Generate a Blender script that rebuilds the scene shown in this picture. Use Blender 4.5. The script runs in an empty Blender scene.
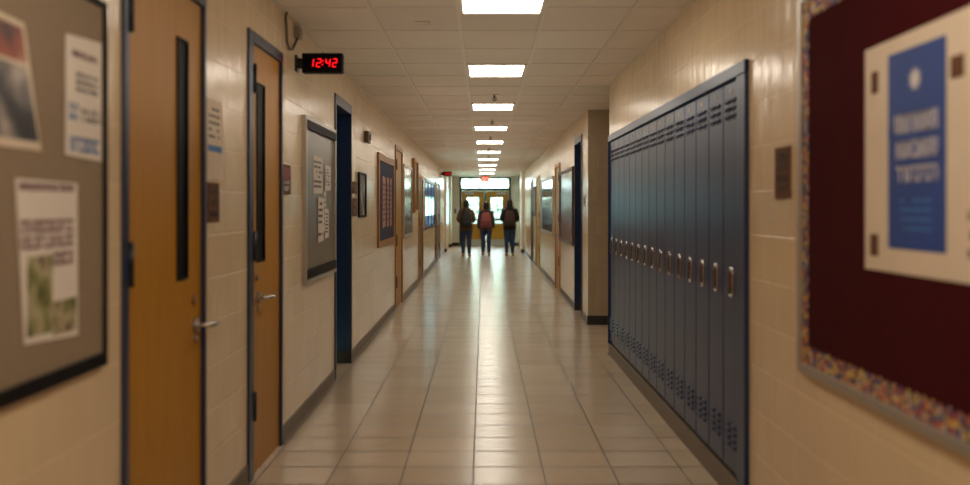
import bpy, bmesh, math, random
from mathutils import Vector, Matrix
random.seed(7)
S = bpy.context.scene
C = S.collection
PI = math.pi
W = 1.272          # half width of the corridor
WR = 1.32          # right wall beyond the alcove
END = 36.0
def ceil_z(y): return 2.7632 - 0.00421*y
def YL(x, w=W): return 950*w/(483.5-x)

# ------------------------------------------------------------------ helpers
ORI = {}
class MB:
    def __init__(s): s.v=[]; s.f=[]; s.sm=[]
    def add(s, vs, fs, smooth=False):
        n=len(s.v); s.v += [tuple(v) for v in vs]
        s.f += [tuple(i+n for i in f) for f in fs]; s.sm += [smooth]*len(fs); return s
    def box(s, x0,x1,y0,y1,z0,z1):
        if x0>x1: x0,x1=x1,x0
        if y0>y1: y0,y1=y1,y0
        if z0>z1: z0,z1=z1,z0
        vs=[(x0,y0,z0),(x1,y0,z0),(x1,y1,z0),(x0,y1,z0),(x0,y0,z1),(x1,y0,z1),(x1,y1,z1),(x0,y1,z1)]
        return s.add(vs,[(0,3,2,1),(4,5,6,7),(0,1,5,4),(1,2,6,5),(2,3,7,6),(3,0,4,7)])
    def rings(s, rs, cap=True, smooth=True):
        n=len(rs[0]); vs=[p for r in rs for p in r]; fs=[]
        for k in range(len(rs)-1):
            for i in range(n):
                j=(i+1)%n; fs.append((k*n+i,k*n+j,(k+1)*n+j,(k+1)*n+i))
        if cap:
            fs.append(tuple(range(n-1,-1,-1))); fs.append(tuple((len(rs)-1)*n+i for i in range(n)))
        return s.add(vs,fs,smooth)
    def tube(s, path, rad, n=10, round_ends=False, smooth=True):
        P=[Vector(p) for p in path]
        if not isinstance(rad,(list,tuple)): rad=[rad]*len(P)
        R=list(rad)
        if round_ends:
            d0=(P[0]-P[1]).normalized(); d1=(P[-1]-P[-2]).normalized()
            a,b=P[0],P[-1]; ra,rb=R[0],R[-1]
            P=[a+d0*ra*.95,a+d0*ra*.6]+P+[b+d1*rb*.6,b+d1*rb*.95]; R=[ra*.3,ra*.8]+R+[rb*.8,rb*.3]
        rs=[]; up=None
        for i,p in enumerate(P):
            t=((P[min(i+1,len(P)-1)]-P[max(i-1,0)])).normalized()
            if up is None:
                up=Vector((0,0,1)) if abs(t.z)<.9 else Vector((0,1,0))
            a=(up-t*up.dot(t)).normalized(); b=t.cross(a); up=a
            rs.append([p+(a*math.cos(2*PI*k/n)+b*math.sin(2*PI*k/n))*R[i] for k in range(n)])
        return s.rings(rs,smooth=smooth)
    def loft(s, lst, n=20):      # (cx,cy,z,rx,ry)
        return s.rings([[(cx+rx*math.cos(2*PI*k/n),cy+ry*math.sin(2*PI*k/n),z) for k in range(n)] for cx,cy,z,rx,ry in lst])
    def ball(s, c, r, n=14, m=9):
        if not isinstance(r,(list,tuple)): r=(r,r,r)
        return s.rings([[(c[0]+r[0]*math.sin(PI*(j+.3)/(m-.4))*math.cos(2*PI*k/n), c[1]+r[1]*math.sin(PI*(j+.3)/(m-.4))*math.sin(2*PI*k/n), c[2]-r[2]*math.cos(PI*(j+.3)/(m-.4))) for k in range(n)] for j in range(m)])
    def disc_x(s, x0,x1,y,z,ry,rz,n=20):     # cylinder along X, elliptical
        return s.rings([[(x,y+ry*math.cos(2*PI*k/n),z+rz*math.sin(2*PI*k/n)) for k in range(n)] for x in (x0,x1)],smooth=False)
    def build(s, name, mat, parent=None, bevel=0, remesh=0, smooth=0, disp=None):
        o=ORI.get(parent.name,(0,0,0)) if parent else (0,0,0)
        me=bpy.data.meshes.new(name)
        me.from_pydata([(v[0]-o[0],v[1]-o[1],v[2]-o[2]) for v in s.v],[],s.f)
        bm=bmesh.new(); bm.from_mesh(me); bmesh.ops.recalc_face_normals(bm,faces=bm.faces)
        bm.to_mesh(me); bm.free()
        for p,k in zip(me.polygons,s.sm): p.use_smooth=k or bool(remesh)
        me.materials.append(mat); me.update()
        ob=bpy.data.objects.new(name,me); C.objects.link(ob)
        if parent:
            ob.parent=parent; ORI[ob.name]=o
        if bevel:
            m=ob.modifiers.new('b','BEVEL'); m.width=bevel; m.segments=2; m.limit_method='ANGLE'; m.angle_limit=.6
        if remesh:
            m=ob.modifiers.new('r','REMESH'); m.mode='VOXEL'; m.voxel_size=remesh; m.use_smooth_shade=True
            if smooth:
                m=ob.modifiers.new('s','SMOOTH'); m.factor=.5; m.iterations=smooth
        return ob
def tag(o, label=None, cat=None, group=None, kind=None):
    if label: o['label']=label
    if cat: o['category']=cat
    if group: o['group']=group
    if kind: o['kind']=kind
    return o
def thing(name, loc, label=None, cat=None, group=None, kind=None):
    o=bpy.data.objects.new(name,None); C.objects.link(o); o.location=loc; o.empty_display_size=.1
    ORI[o.name]=tuple(loc); return tag(o,label,cat,group,kind)
def dup(root, loc, label=None):
    r=root.copy(); C.objects.link(r); r.location=loc
    if label: r['label']=label
    for ch in root.children:
        c=ch.copy(); C.objects.link(c); c.parent=r
        for g in ch.children:
            d=g.copy(); C.objects.link(d); d.parent=c
    return r

# ------------------------------------------------------------------ materials
def srgb(r,g,b):
    f=lambda c: c/12.92 if c<=.04045 else ((c+.055)/1.055)**2.4
    return (f(r/255),f(g/255),f(b/255),1)
def newmat(name):
    m=bpy.data.materials.new(name); m.use_nodes=True
    nt=m.node_tree; return m,nt,nt.nodes['Principled BSDF']
def N(nt,t,**k):
    n=nt.nodes.new(t)
    for a,b in k.items(): setattr(n,a,b)
    return n
def L(nt,a,b): nt.links.new(a,b)
def math_(nt,op,a,b=None,c=None):
    n=N(nt,'ShaderNodeMath',operation=op)
    for i,v in enumerate((a,b,c)):
        if v is None: continue
        if isinstance(v,(int,float)): n.inputs[i].default_value=v
        else: L(nt,v,n.inputs[i])
    return n.outputs[0]
def mixc(nt,f,a,b,mode='MIX'):
    n=N(nt,'ShaderNodeMix',data_type='RGBA',blend_type=mode)
    for i,v in ((0,f),(6,a),(7,b)):
        if isinstance(v,(int,float,tuple)): n.inputs[i].default_value=v
        else: L(nt,v,n.inputs[i])
    return n.outputs[2]
def ocoord(nt):
    t=N(nt,'ShaderNodeTexCoord'); return t.outputs['Object']
def noise(nt,vec,scale,detail=3,sc=None):
    if sc:
        m=N(nt,'ShaderNodeMapping'); m.inputs['Scale'].default_value=sc; L(nt,vec,m.inputs[0]); vec=m.outputs[0]
    n=N(nt,'ShaderNodeTexNoise'); n.inputs['Scale'].default_value=scale; n.inputs['Detail'].default_value=detail
    L(nt,vec,n.inputs['Vector']); return n.outputs['Fac']
def bump(nt,b,h,strength=.3,dist=.01):
    n=N(nt,'ShaderNodeBump'); n.inputs['Strength'].default_value=strength; n.inputs['Distance'].default_value=dist
    L(nt,h,n.inputs['Height']); L(nt,n.outputs[0],b.inputs['Normal']); return n
def plain(name,col,rough=.5,metal=0,var=.12,scale=8,spec=.5,emit=0,sc=None,bmp=0):
    m,nt,b=newmat(name); c=srgb(*col)
    v=noise(nt,ocoord(nt),scale,3,sc)
    d=tuple(x*(1-var) for x in c[:3])+(1,); l=tuple(min(1,x*(1+var)) for x in c[:3])+(1,)
    out=mixc(nt,v,d,l); L(nt,out,b.inputs['Base Color'])
    b.inputs['Roughness'].default_value=rough; b.inputs['Metallic'].default_value=metal
    b.inputs['Specular IOR Level'].default_value=spec
    if emit:
        L(nt,out,b.inputs['Emission Color']); b.inputs['Emission Strength'].default_value=emit
    if bmp: bump(nt,b,noise(nt,ocoord(nt),scale*12,2),bmp,.002)
    return m
def line_mask(nt,co,p,x0,w):       # 1 on the line
    a=math_(nt,'SUBTRACT',co,x0); a=math_(nt,'DIVIDE',a,p); a=math_(nt,'ADD',a,.5)
    a=math_(nt,'FRACT',a); a=math_(nt,'SUBTRACT',a,.5); a=math_(nt,'ABSOLUTE',a); a=math_(nt,'MULTIPLY',a,p)
    mr=N(nt,'ShaderNodeMapRange'); mr.inputs[1].default_value=w*.5; mr.inputs[2].default_value=w; mr.inputs[3].default_value=1; mr.inputs[4].default_value=0
    L(nt,a,mr.inputs[0]); return mr.outputs[0]
def block_mat(name,axis,base,rough=.3):
    m,nt,b=newmat(name); co=ocoord(nt)
    sp=N(nt,'ShaderNodeSeparateXYZ'); L(nt,co,sp.inputs[0])
    cb=N(nt,'ShaderNodeCombineXYZ'); L(nt,sp.outputs[axis],cb.inputs[0])
    z=math_(nt,'SUBTRACT',sp.outputs[2],1.573-.205*10); L(nt,z,cb.inputs[1])
    br=N(nt,'ShaderNodeTexBrick'); L(nt,cb.outputs[0],br.inputs['Vector'])
    br.inputs['Scale'].default_value=1; br.inputs['Brick Width'].default_value=.41; br.inputs['Row Height'].default_value=.205
    br.inputs['Mortar Size'].default_value=.0045; br.inputs['Mortar Smooth'].default_value=.6
    c=srgb(*base)
    br.inputs['Color1'].default_value=c; br.inputs['Color2'].default_value=tuple(x*.93 for x in c[:3])+(1,)
    br.inputs['Mortar'].default_value=tuple(min(1,x*1.13) for x in c[:3])+(1,)
    v=noise(nt,co,3,4); col=mixc(nt,.35,br.outputs['Color'],mixc(nt,v,(.55,.52,.48,1),(1,1,1,1)),'MULTIPLY')
    L(nt,col,b.inputs['Base Color'])
    b.inputs['Roughness'].default_value=rough; b.inputs['Specular IOR Level'].default_value=.55
    h=math_(nt,'MULTIPLY',br.outputs['Fac'],-1.0)
    wv=noise(nt,co,6,2,(1,2.4,.5) if axis else (2.4,1,.5))
    h2=math_(nt,'MULTIPLY_ADD',wv,2.2,h)
    bump(nt,b,h2,.42,.006)
    return m
M_wall=block_mat('glazed_block',1,(220,194,156),.22)
M_wallend=block_mat('glazed_block_end',0,(232,222,206),.35)
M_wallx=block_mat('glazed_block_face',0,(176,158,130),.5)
def floor_mat():
    m,nt,b=newmat('floor_tile'); co=ocoord(nt)
    sp=N(nt,'ShaderNodeSeparateXYZ'); L(nt,co,sp.inputs[0])
    lx=line_mask(nt,sp.outputs[0],.3945,-.0575,.0055); ly=line_mask(nt,sp.outputs[1],.348,5.115,.012)
    ly2=math_(nt,'MULTIPLY',ly,.85); mx=math_(nt,'MAXIMUM',lx,ly2)
    ix=math_(nt,'FLOOR',math_(nt,'DIVIDE',math_(nt,'SUBTRACT',sp.outputs[0],-.0575),.3945))
    iy=math_(nt,'FLOOR',math_(nt,'DIVIDE',math_(nt,'SUBTRACT',sp.outputs[1],5.115),.348))
    cb=N(nt,'ShaderNodeCombineXYZ'); L(nt,ix,cb.inputs[0]); L(nt,iy,cb.inputs[1])
    wn=N(nt,'ShaderNodeTexWhiteNoise'); L(nt,cb.outputs[0],wn.inputs[0])
    c=mixc(nt,wn.outputs[0],srgb(186,166,140),srgb(198,178,152))
    v=noise(nt,co,3.2,5); c=mixc(nt,.4,c,mixc(nt,v,(.62,.59,.56,1),(1.0,1,1,1)),'MULTIPLY')
    c=mixc(nt,mx,c,srgb(74,62,50)); L(nt,c,b.inputs['Base Color'])
    r=math_(nt,'MULTIPLY_ADD',v,.06,.2); r=math_(nt,'MULTIPLY_ADD',mx,.4,r); L(nt,r,b.inputs['Roughness'])
    b.inputs['Specular IOR Level'].default_value=.5
    bump(nt,b,noise(nt,co,2.5,1),.05,.004)
    return m
M_floor=floor_mat()
def ceil_mat():
    m,nt,b=newmat('ceiling_tile'); co=ocoord(nt)
    sp=N(nt,'ShaderNodeSeparateXYZ'); L(nt,co,sp.inputs[0])
    ix=math_(nt,'FLOOR',math_(nt,'DIVIDE',math_(nt,'SUBTRACT',sp.outputs[0],-.16),.55))
    iy=math_(nt,'FLOOR',math_(nt,'DIVIDE',math_(nt,'SUBTRACT',sp.outputs[1],8.19),.755))
    cb=N(nt,'ShaderNodeCombineXYZ'); L(nt,ix,cb.inputs[0]); L(nt,iy,cb.inputs[1])
    wn=N(nt,'ShaderNodeTexWhiteNoise'); L(nt,cb.outputs[0],wn.inputs[0])
    c=mixc(nt,wn.outputs[0],srgb(202,186,164),srgb(212,196,174))
    v=noise(nt,co,60,3); c=mixc(nt,.3,c,mixc(nt,v,(.6,.6,.6,1),(1,1,1,1)),'MULTIPLY')
    v2=noise(nt,co,1.5,3); c=mixc(nt,.4,c,mixc(nt,v2,(.62,.6,.57,1),(1,1,1,1)),'MULTIPLY')
    L(nt,c,b.inputs['Base Color']); b.inputs['Roughness'].default_value=.75
    bump(nt,b,v,.3,.003); return m
M_ceil=ceil_mat()
def wood(name,a,b_,rough=.45):
    m,nt,b=newmat(name); co=ocoord(nt)
    v=noise(nt,co,6,5,(4,4,.35)); v2=noise(nt,co,40,3,(3,3,.15))
    t=math_(nt,'MULTIPLY_ADD',v2,.35,math_(nt,'MULTIPLY',v,.7))
    c=mixc(nt,t,srgb(*a),srgb(*b_)); L(nt,c,b.inputs['Base Color'])
    b.inputs['Roughness'].default_value=rough; b.inputs['Specular IOR Level'].default_value=.3; return m
M_oak=wood('golden_oak_veneer',(146,98,8),(188,130,18))
M_oak2=wood('amber_oak_veneer',(140,92,22),(188,132,46))
M_oakfar=wood('oak_veneer',(128,90,26),(180,134,54))
M_darkwood=wood('dark_wood',(62,42,24),(104,72,42))
M_framewood=wood('picture_frame_wood',(120,82,48),(168,122,78))
M_jamb=plain('slate_blue_steel',(30,42,66),.35)
M_jambd=plain('dark_steel',(40,36,36),.35)
M_navy=plain('navy_paint',(18,42,78),.35)
M_locker=plain('locker_enamel',(13,33,72),.32,var=.15,scale=3,spec=.35); M_locker.node_tree.nodes['Principled BSDF'].inputs['Specular Tint'].default_value=(.62,.78,1,1)
M_lockerd=plain('locker_slot',(8,13,24),.6)
M_base=plain('taupe_vinyl',(98,84,66),.45,scale=5)
M_based=plain('dark_vinyl',(40,38,38),.4)
M_chrome=plain('chrome',(180,176,172),.25,1,var=.05)
M_cup=plain('dark_cup',(10,10,12),.7,spec=.1)
M_brass=plain('aged_metal',(170,140,110),.3,.9)
M_black=plain('black_plastic',(11,10,10),.6,spec=.15)
M_blackm=plain('black_steel',(20,20,22),.3,.3)
M_glassdark=plain('dark_glass',(6,6,7),.5,spec=.08)
M_alu=plain('aluminium',(176,168,156),.35,.7)
M_taupeboard=plain('taupe_fabric',(134,114,90),.85,scale=30,bmp=.4)
M_greyboard=plain('grey_tackboard',(104,92,78),.3,scale=12)
M_maroon=plain('maroon_felt',(60,8,10),.95,var=.2,scale=25,spec=.1,bmp=.4)
M_paper=plain('white_paper',(214,202,186),.7,var=.05)
M_paperw=plain('aged_paper',(206,186,160),.6,var=.08)
M_bluep=plain('blue_print',(30,60,126),.6,var=.15,scale=4)
M_bluetxt=plain('blue_ink',(52,106,166),.6)
M_maroontxt=plain('maroon_ink',(110,48,66),.6)
M_greytxt=plain('grey_ink',(110,106,104),.6)
M_whitetxt=plain('white_ink',(200,190,184),.6)
M_brownsign=plain('brown_sign',(96,64,42),.7,spec=.15)
M_tansign=plain('dark_print',(36,28,24),.5)
M_red=plain('red_led',(225,8,22),.4,emit=1.5,var=.02)
M_reddim=plain('red_sign',(200,58,40),.6,emit=.5,var=.05)
M_grid=plain('ceiling_grid',(190,174,150),.5,var=.04)
M_spr=plain('sprinkler_metal',(90,74,58),.4,.5)
M_teal=plain('teal_steel',(12,42,48),.75,spec=.2)
M_kick=plain('steel_plate',(176,166,156),.4,.4)
M_navyboard=plain('navy_felt',(16,28,56),.8)
M_pinkpaper=plain('peach_paper',(170,118,96),.6,scale=14,var=.3)
M_case=plain('display_case_interior',(98,66,66),.22,spec=.5,scale=3,var=.3)
M_caseblue=plain('blue_display_panel',(62,76,110),.1,spec=1.0,scale=3,var=.3)
M_greyblue=plain('grey_blue_panel',(92,96,112),.15,spec=.8,scale=3,var=.25)
M_skin=plain('skin',(150,104,80),.5,var=.05)
M_hair=plain('black_hair',(16,13,12),.5,sc=(6,6,1))
M_eye=plain('eye',(230,225,220),.3)
M_jeans=plain('blue_denim',(40,62,96),.8,scale=30)
M_shoe=plain('tan_shoe',(150,112,84),.6)
def em_mat():
    m,nt,b=newmat('light_diffuser'); v=noise(nt,ocoord(nt),30,2)
    c=mixc(nt,v,(1,.90,.765,1),(1,.92,.79,1)); b.inputs['Base Color'].default_value=(.9,.9,.9,1)
    L(nt,c,b.inputs['Emission Color']); b.inputs['Emission Strength'].default_value=LIGHT_E
    return m
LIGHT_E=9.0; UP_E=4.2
M_light=em_mat()
def glass_mat(name,tint=(.95,1,.99,1),f=.12):
    m,nt,b=newmat(name); out=nt.nodes['Material Output']
    t=N(nt,'ShaderNodeBsdfTransparent'); t.inputs[0].default_value=tint
    g=N(nt,'ShaderNodeBsdfGlossy'); g.inputs['Roughness'].default_value=.03
    mx=N(nt,'ShaderNodeMixShader'); fr=N(nt,'ShaderNodeFresnel'); fr.inputs[0].default_value=1.45
    L(nt,fr.outputs[0],mx.inputs[0]); L(nt,t.outputs[0],mx.inputs[1]); L(nt,g.outputs[0],mx.inputs[2])
    L(nt,mx.outputs[0],out.inputs[0]); return m
M_glass=glass_mat('clear_glass')
def frost(name,col):
    m,nt,b=newmat(name); out=nt.nodes['Material Output']
    t=N(nt,'ShaderNodeBsdfTranslucent'); L(nt,mixc(nt,noise(nt,ocoord(nt),2.5,2),tuple(c*.6 for c in col)+(1,),tuple(col)+(1,)),t.inputs[0])
    g=N(nt,'ShaderNodeBsdfGlossy'); g.inputs['Roughness'].default_value=.1
    mx=N(nt,'ShaderNodeMixShader'); mx.inputs[0].default_value=.15
    L(nt,t.outputs[0],mx.inputs[1]); L(nt,g.outputs[0],mx.inputs[2]); L(nt,mx.outputs[0],out.inputs[0]); return m
M_frost=frost('frosted_glass',(.72,.95,.98)); M_frostd=frost('tinted_frosted_glass',(.14,.17,.23))
def confetti():
    m,nt,b=newmat('confetti_border'); co=ocoord(nt)
    v=N(nt,'ShaderNodeTexVoronoi'); v.inputs['Scale'].default_value=62; L(nt,co,v.inputs['Vector'])
    sp=N(nt,'ShaderNodeSeparateColor'); L(nt,v.outputs['Color'],sp.inputs[0])
    r=N(nt,'ShaderNodeValToRGB'); r.color_ramp.interpolation='CONSTANT'
    cols=[(40,46,96),(196,160,70),(150,44,40),(190,170,140),(60,90,120),(176,96,60),(70,50,60)]
    e=r.color_ramp.elements
    while len(e)<len(cols): e.new(.5)
    for i,cc in enumerate(cols): e[i].position=i/len(cols); e[i].color=srgb(*cc)
    L(nt,sp.outputs[0],r.inputs[0]); L(nt,r.outputs[0],b.inputs['Base Color']); b.inputs['Roughness'].default_value=.6
    return m
M_conf=confetti()
def photo_mat(name,cols,scale=6):
    m,nt,b=newmat(name); co=ocoord(nt)
    r=N(nt,'ShaderNodeValToRGB'); e=r.color_ramp.elements
    while len(e)<len(cols): e.new(.5)
    for i,cc in enumerate(cols): e[i].position=.3+.4*i/(len(cols)-1); e[i].color=srgb(*cc)
    L(nt,noise(nt,co,scale,3),r.inputs[0]); L(nt,r.outputs[0],b.inputs['Base Color']); b.inputs['Roughness'].default_value=.45
    return m
M_photo_dark=photo_mat('dark_photo_print',[(34,32,34),(60,58,60),(128,118,110),(180,168,156)],7)
M_photo_red=photo_mat('warm_photo_print',[(60,30,20),(140,62,34),(170,130,100)],9)
M_photo_green=photo_mat('green_photo_print',[(62,66,34),(118,116,62),(170,158,122),(96,66,54)],12)

# ------------------------------------------------------------------ shell
def wallface(y0,y1,x0,x1,openings,z1=3.0):
    mb=MB(); cuts=sorted(openings); y=y0
    for a,b,zb,zt in cuts:
        if a>y: mb.box(x0,x1,y,a,0,z1)
        if zb>0: mb.box(x0,x1,a,b,0,zb)
        mb.box(x0,x1,a,b,zt,z1); y=b
    if y<y1: mb.box(x0,x1,y,y1,0,z1)
    return mb
T=.16
doorsL=[(3.333,4.32,2.46),(5.11,5.97,2.46),(13.65,14.85,2.38),(18.5,20.0,2.12),(24.9,25.85,2.15),(26.65,27.55,2.15)]
doorsR=[(16.33,17.45,2.25),(22.15,23.7,2.22),(25.2,26.2,2.2)]
winL=[(20.6,24.5,1.0,2.07),(31.0,34.6,.85,2.1)]
opL=[(a,b,0,t) for a,b,t in doorsL]+[(8.14,9.08,0,2.42)]+winL
opR=[(a,b,0,t) for a,b,t in doorsR]+[(12.73,13.68,0,2.42)]
tag(wallface(-4,END+.2,-W-T,-W,opL).build('wall_left',M_wall),'cream glazed block wall with doors and boards, clock side',None,None,'structure')
tag(wallface(-4,9.6,W,W+T,[(4.55,9.55,0,2.205)]).build('wall_right_near',M_wall),'cream glazed block wall around the navy lockers',None,None,'structure')
tag(wallface(12.0,END+.2,WR,WR+T,opR).build('wall_right_far',M_wall),'cream glazed block wall beyond the side alcove',None,None,'structure')
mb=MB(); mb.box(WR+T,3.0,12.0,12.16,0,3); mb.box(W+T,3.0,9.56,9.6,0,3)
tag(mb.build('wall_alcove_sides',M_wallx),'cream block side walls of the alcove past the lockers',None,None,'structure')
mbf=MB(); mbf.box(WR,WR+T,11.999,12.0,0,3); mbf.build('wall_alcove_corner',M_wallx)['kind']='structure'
tag(MB().box(3.0,3.15,9.4,12.2,0,3).build('wall_alcove_back',M_wall),'cream back wall inside the side alcove',None,None,'structure')
# end wall
DX0,DX1,DT=-.905,1.03,2.585
mb=MB(); mb.box(-1.6,DX0,END,END+.16,0,3); mb.box(DX1,1.7,END,END+.16,0,3); mb.box(DX0,DX1,END,END+.16,DT,3)
tag(mb.build('wall_end',M_wallend),'cream wall around the exit doors at the far end',None,None,'structure')
tag(MB().box(-1.6,1.6,-4.15,-4,0,3).build('wall_back',M_wallx),'cream wall behind the viewer',None,None,'structure')
tag(MB().box(-1.6,3.2,-4.2,END+.16,-.12,0).build('floor',M_floor),'tan glossy square floor tiles down the corridor',None,None,'structure')
mb=MB()
vs=[(x,y,ceil_z(y)+dz) for dz in (0,.06) for x in (-1.42,3.05) for y in (-4.1,END+.1)]
mb.add(vs,[(0,1,3,2),(4,6,7,5),(0,4,5,1),(2,3,7,6),(0,2,6,4),(1,5,7,3)])
ceil=tag(mb.build('ceiling',M_ceil),'dropped ceiling of tan acoustic tiles in a metal grid',None,None,'structure')
mb=MB()
def slant(mb,x0,x1,y0,y1,t=.004):
    vs=[(x,y,ceil_z(y)+dz) for dz in (-t,.002) for x in (x0,x1) for y in (y0,y1)]
    mb.add(vs,[(0,1,3,2),(4,6,7,5),(0,4,5,1),(2,3,7,6),(0,2,6,4),(1,5,7,3)])
for x in (-.71,-.16,.39,.94): slant(mb,x-.012,x+.012,-4,END,.007)
slant(mb,-W,-W+.022,-4,END); slant(mb,W-.022,W,-4,9.6)
k=-15
while 8.19+.755*k<END:
    y=8.19+.755*k
    if y>-4: slant(mb,-W,W if y<9.6 else (3.0 if y<12 else WR),y-.008,y+.008,.003)
    k+=1
mb.build('ceiling_grid',M_grid,ceil)
# alcove boxes behind the two navy doorways, and void rooms behind doors are closed by leaves
def doorway(side,w,y0,y1,top,name,label):
    t=thing(name,(side*w,y0,0),label,'doorway',None,'structure')
    X=lambda d: side*(w-d)
    mb=MB(); mb.box(X(-.75),X(-T-.001),y0-.05,y0,0,2.6); mb.box(X(-.75),X(-.004),y1-.008,y1+.05,0,top)
    mb.box(X(-.75),X(-T),y1,y1+.05,0,2.6); mb.box(X(-.8),X(-.75),y0-.05,y1+.05,0,2.6); mb.box(X(-.8),X(-T),y0-.05,y1+.05,top+.001,top+.05)
    mb.build('reveal',M_navy,t)
    mb=MB(); mb.box(X(.012),X(-T),y0-.035,y0+.012,0,top+.045); mb.box(X(.012),X(-.02),y1-.012,y1+.035,.115,top+.045); mb.box(X(.012),X(-T),y0+.012,y1-.012,top-.045,top+.045)
    mb.build('frame',M_jamb,t,.003)
    mb=MB(); mb.box(X(.014),X(-.7),y1-.03,y1-.0125,0,.115); mb.build('baseboard',M_based,t,.003)
doorway(-1,W,8.14,9.08,2.42,'door_9','navy painted recessed doorway in the left wall past the grey notice case')
doorway(1,WR,12.73,13.68,2.42,'door_10','navy painted recessed doorway in the right wall beyond the alcove')

def side_door(n,side,w,y0,y1,top,leafm,framem,label,lite=None,hinges=(),handle=None,fw0=.06,fw1=.03,extra=None):
    t=thing('door_%d'%n,(side*w,(y0+y1)/2,0),label,'door',None,'structure')
    X=lambda d: side*(w-d)
    mb=MB(); mb.box(X(.014),X(-.12),y0,y0+fw0,0,top); mb.box(X(.014),X(-.12),y1-fw1,y1,0,top); mb.box(X(.014),X(-.12),y0+fw0,y1-fw1,top-.06,top)
    mb.build('frame',framem,t,.003)
    a,b=y0+fw0+.003,y1-fw1-.003; zt=top-.063
    mb=MB()
    if lite:
        l0,l1,z0,z1=lite
        mb.box(X(-.004),X(-.05),a,l0,.008,zt); mb.box(X(-.004),X(-.05),l1,b,.008,zt); mb.box(X(-.004),X(-.05),l0,l1,.008,z0); mb.box(X(-.004),X(-.05),l0,l1,z1,zt)
    else: mb.box(X(-.004),X(-.05),a,b,.008,zt)
    leaf=mb.build('leaf',leafm,t)
    if lite:
        MB().box(X(-.0055),X(-.03),l0,l1,z0,z1).build('vision_glass',M_glassdark,leaf)
        mb=MB(); e=.007
        mb.box(X(.003),X(-.01),l0-e,l0+.003,z0-e,z1+e); mb.box(X(.003),X(-.01),l1-.003,l1+e,z0-e,z1+e); mb.box(X(.003),X(-.01),l0,l1,z0-e,z0+.003); mb.box(X(.003),X(-.01),l0,l1,z1-.003,z1+e)
        mb.build('glazing_bead',M_black,leaf)
    for z in hinges:
        mb=MB(); yy=y0+fw0+.004
        mb.box(X(.004),X(-.006),yy-.05,yy+.034,z-.075,z+.075)
        mb.tube([(X(.016),yy,z-.08),(X(.016),yy,z+.08)],.012,10)
        mb.build('hinge',M_blackm,t)
    if handle:
        hy,hz,d=handle
        mb=MB(); mb.disc_x(X(-.004),X(.008),hy,hz,.034,.034); mb.disc_x(X(.008),X(.014),hy,hz,.026,.026)
        mb.tube([(X(.01),hy,hz),(X(.06),hy,hz),(X(.068),hy+.02*d,hz),(X(.066),hy+.12*d,hz-.004),(X(.05),hy+.135*d,hz-.004)],[.012,.012,.0125,.009,.008],10,True)
        mb.disc_x(X(-.004),X(.006),hy,hz-.06,.018,.018)
        mb.build('lever_handle',M_chrome,t)
        mb=MB(); mb.disc_x(X(-.004),X(.01),hy-.03*d,hz+.115,.02,.02); mb.build('key_cylinder',M_brass,t)
    return t
side_door(1,-1,W,3.333,4.32,2.46,M_oak,M_jamb,'golden oak door with slate frame nearest the viewer on the left',(3.955,4.085,1.195,2.2),(.4,1.29,2.2),(4.2,.975,1),.048,.03)
side_door(2,-1,W,5.11,5.97,2.46,M_oak2,M_jamb,'amber oak door under and left of the red digital clock',(5.34,5.52,1.19,2.19),(.40,1.28,2.2),(5.36,.985,1),.10,.04)
side_door(3,-1,W,13.65,14.85,2.38,M_oakfar,M_framewood,'pale oak door just past the navy poster board',None,(.4,1.0,2.1),None,.08,.08)
side_door(4,-1,W,18.5,20.0,2.12,M_darkwood,M_oak,'dark wood door before the bright side window',None,(.4,1.2),(19.7,1.0,-1),.1,.2)
side_door(5,-1,W,24.9,25.85,2.15,M_darkwood,M_darkwood,'narrow dark door first past the side window',None,(.4,1.2),(25.6,1.0,-1))
side_door(6,-1,W,26.65,27.55,2.15,M_darkwood,M_darkwood,'narrow dark door last on the left before the exit',None,(.4,1.2),(27.3,1.0,-1))
side_door(7,1,WR,16.33,17.45,2.25,M_oakfar,M_oak,'yellow oak door between the two glass display boards on the right',None,(.55,1.3,2.0),(16.6,1.0,1),.1,.1)
side_door(8,1,WR,22.15,23.7,2.22,M_oakfar,M_oak,'yellow oak door past the blue display board on the right',None,(.5,1.3),(22.5,1.0,1),.1,.1)
side_door(11,1,WR,25.2,26.2,2.2,M_darkwood,M_darkwood,'dark narrow door last on the right wall',None,(.5,1.3),(25.5,1.0,1))

# windows in the left wall
for n,(a,b,z0,z1) in enumerate(winL,1):
    t=thing('window_%d'%n,(-W,(a+b)/2,z0),['bright side window with thin bars halfway down the left wall','bright side window beside the exit doors'][n-1],'window',None,'structure')
    mb=MB(); x0,x1=-W-.09,-W+.012
    mb.box(x0,x1,a-.03,a+.04,z0-.03,z1+.03); mb.box(x0,x1,b-.04,b+.03,z0-.03,z1+.03); mb.box(x0,x1,a,b,z0-.03,z0+.04); mb.box(x0,x1,a,b,z1-.04,z1+.03)
    k=3
    for i in range(1,k): y=a+(b-a)*i/k; mb.box(x0+.02,x1-.006,y-.025,y+.025,z0,z1)
    mb.box(x0+.02,x1-.006,a,b,z0+.71,z0+.74)
    mb.build('window_frame',M_jamb if n==1 else M_alu,t)
    zs=[z0,z0+.28,z0+.72,z1] if n==1 else [z0,z1]
    for i,(p,q) in enumerate(zip(zs,zs[1:])): MB().box(-W-.012,-W-.008,a,b,p,q).build('glass_pane',M_frost if (n==2 or i==1) else M_frostd,t)

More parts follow.
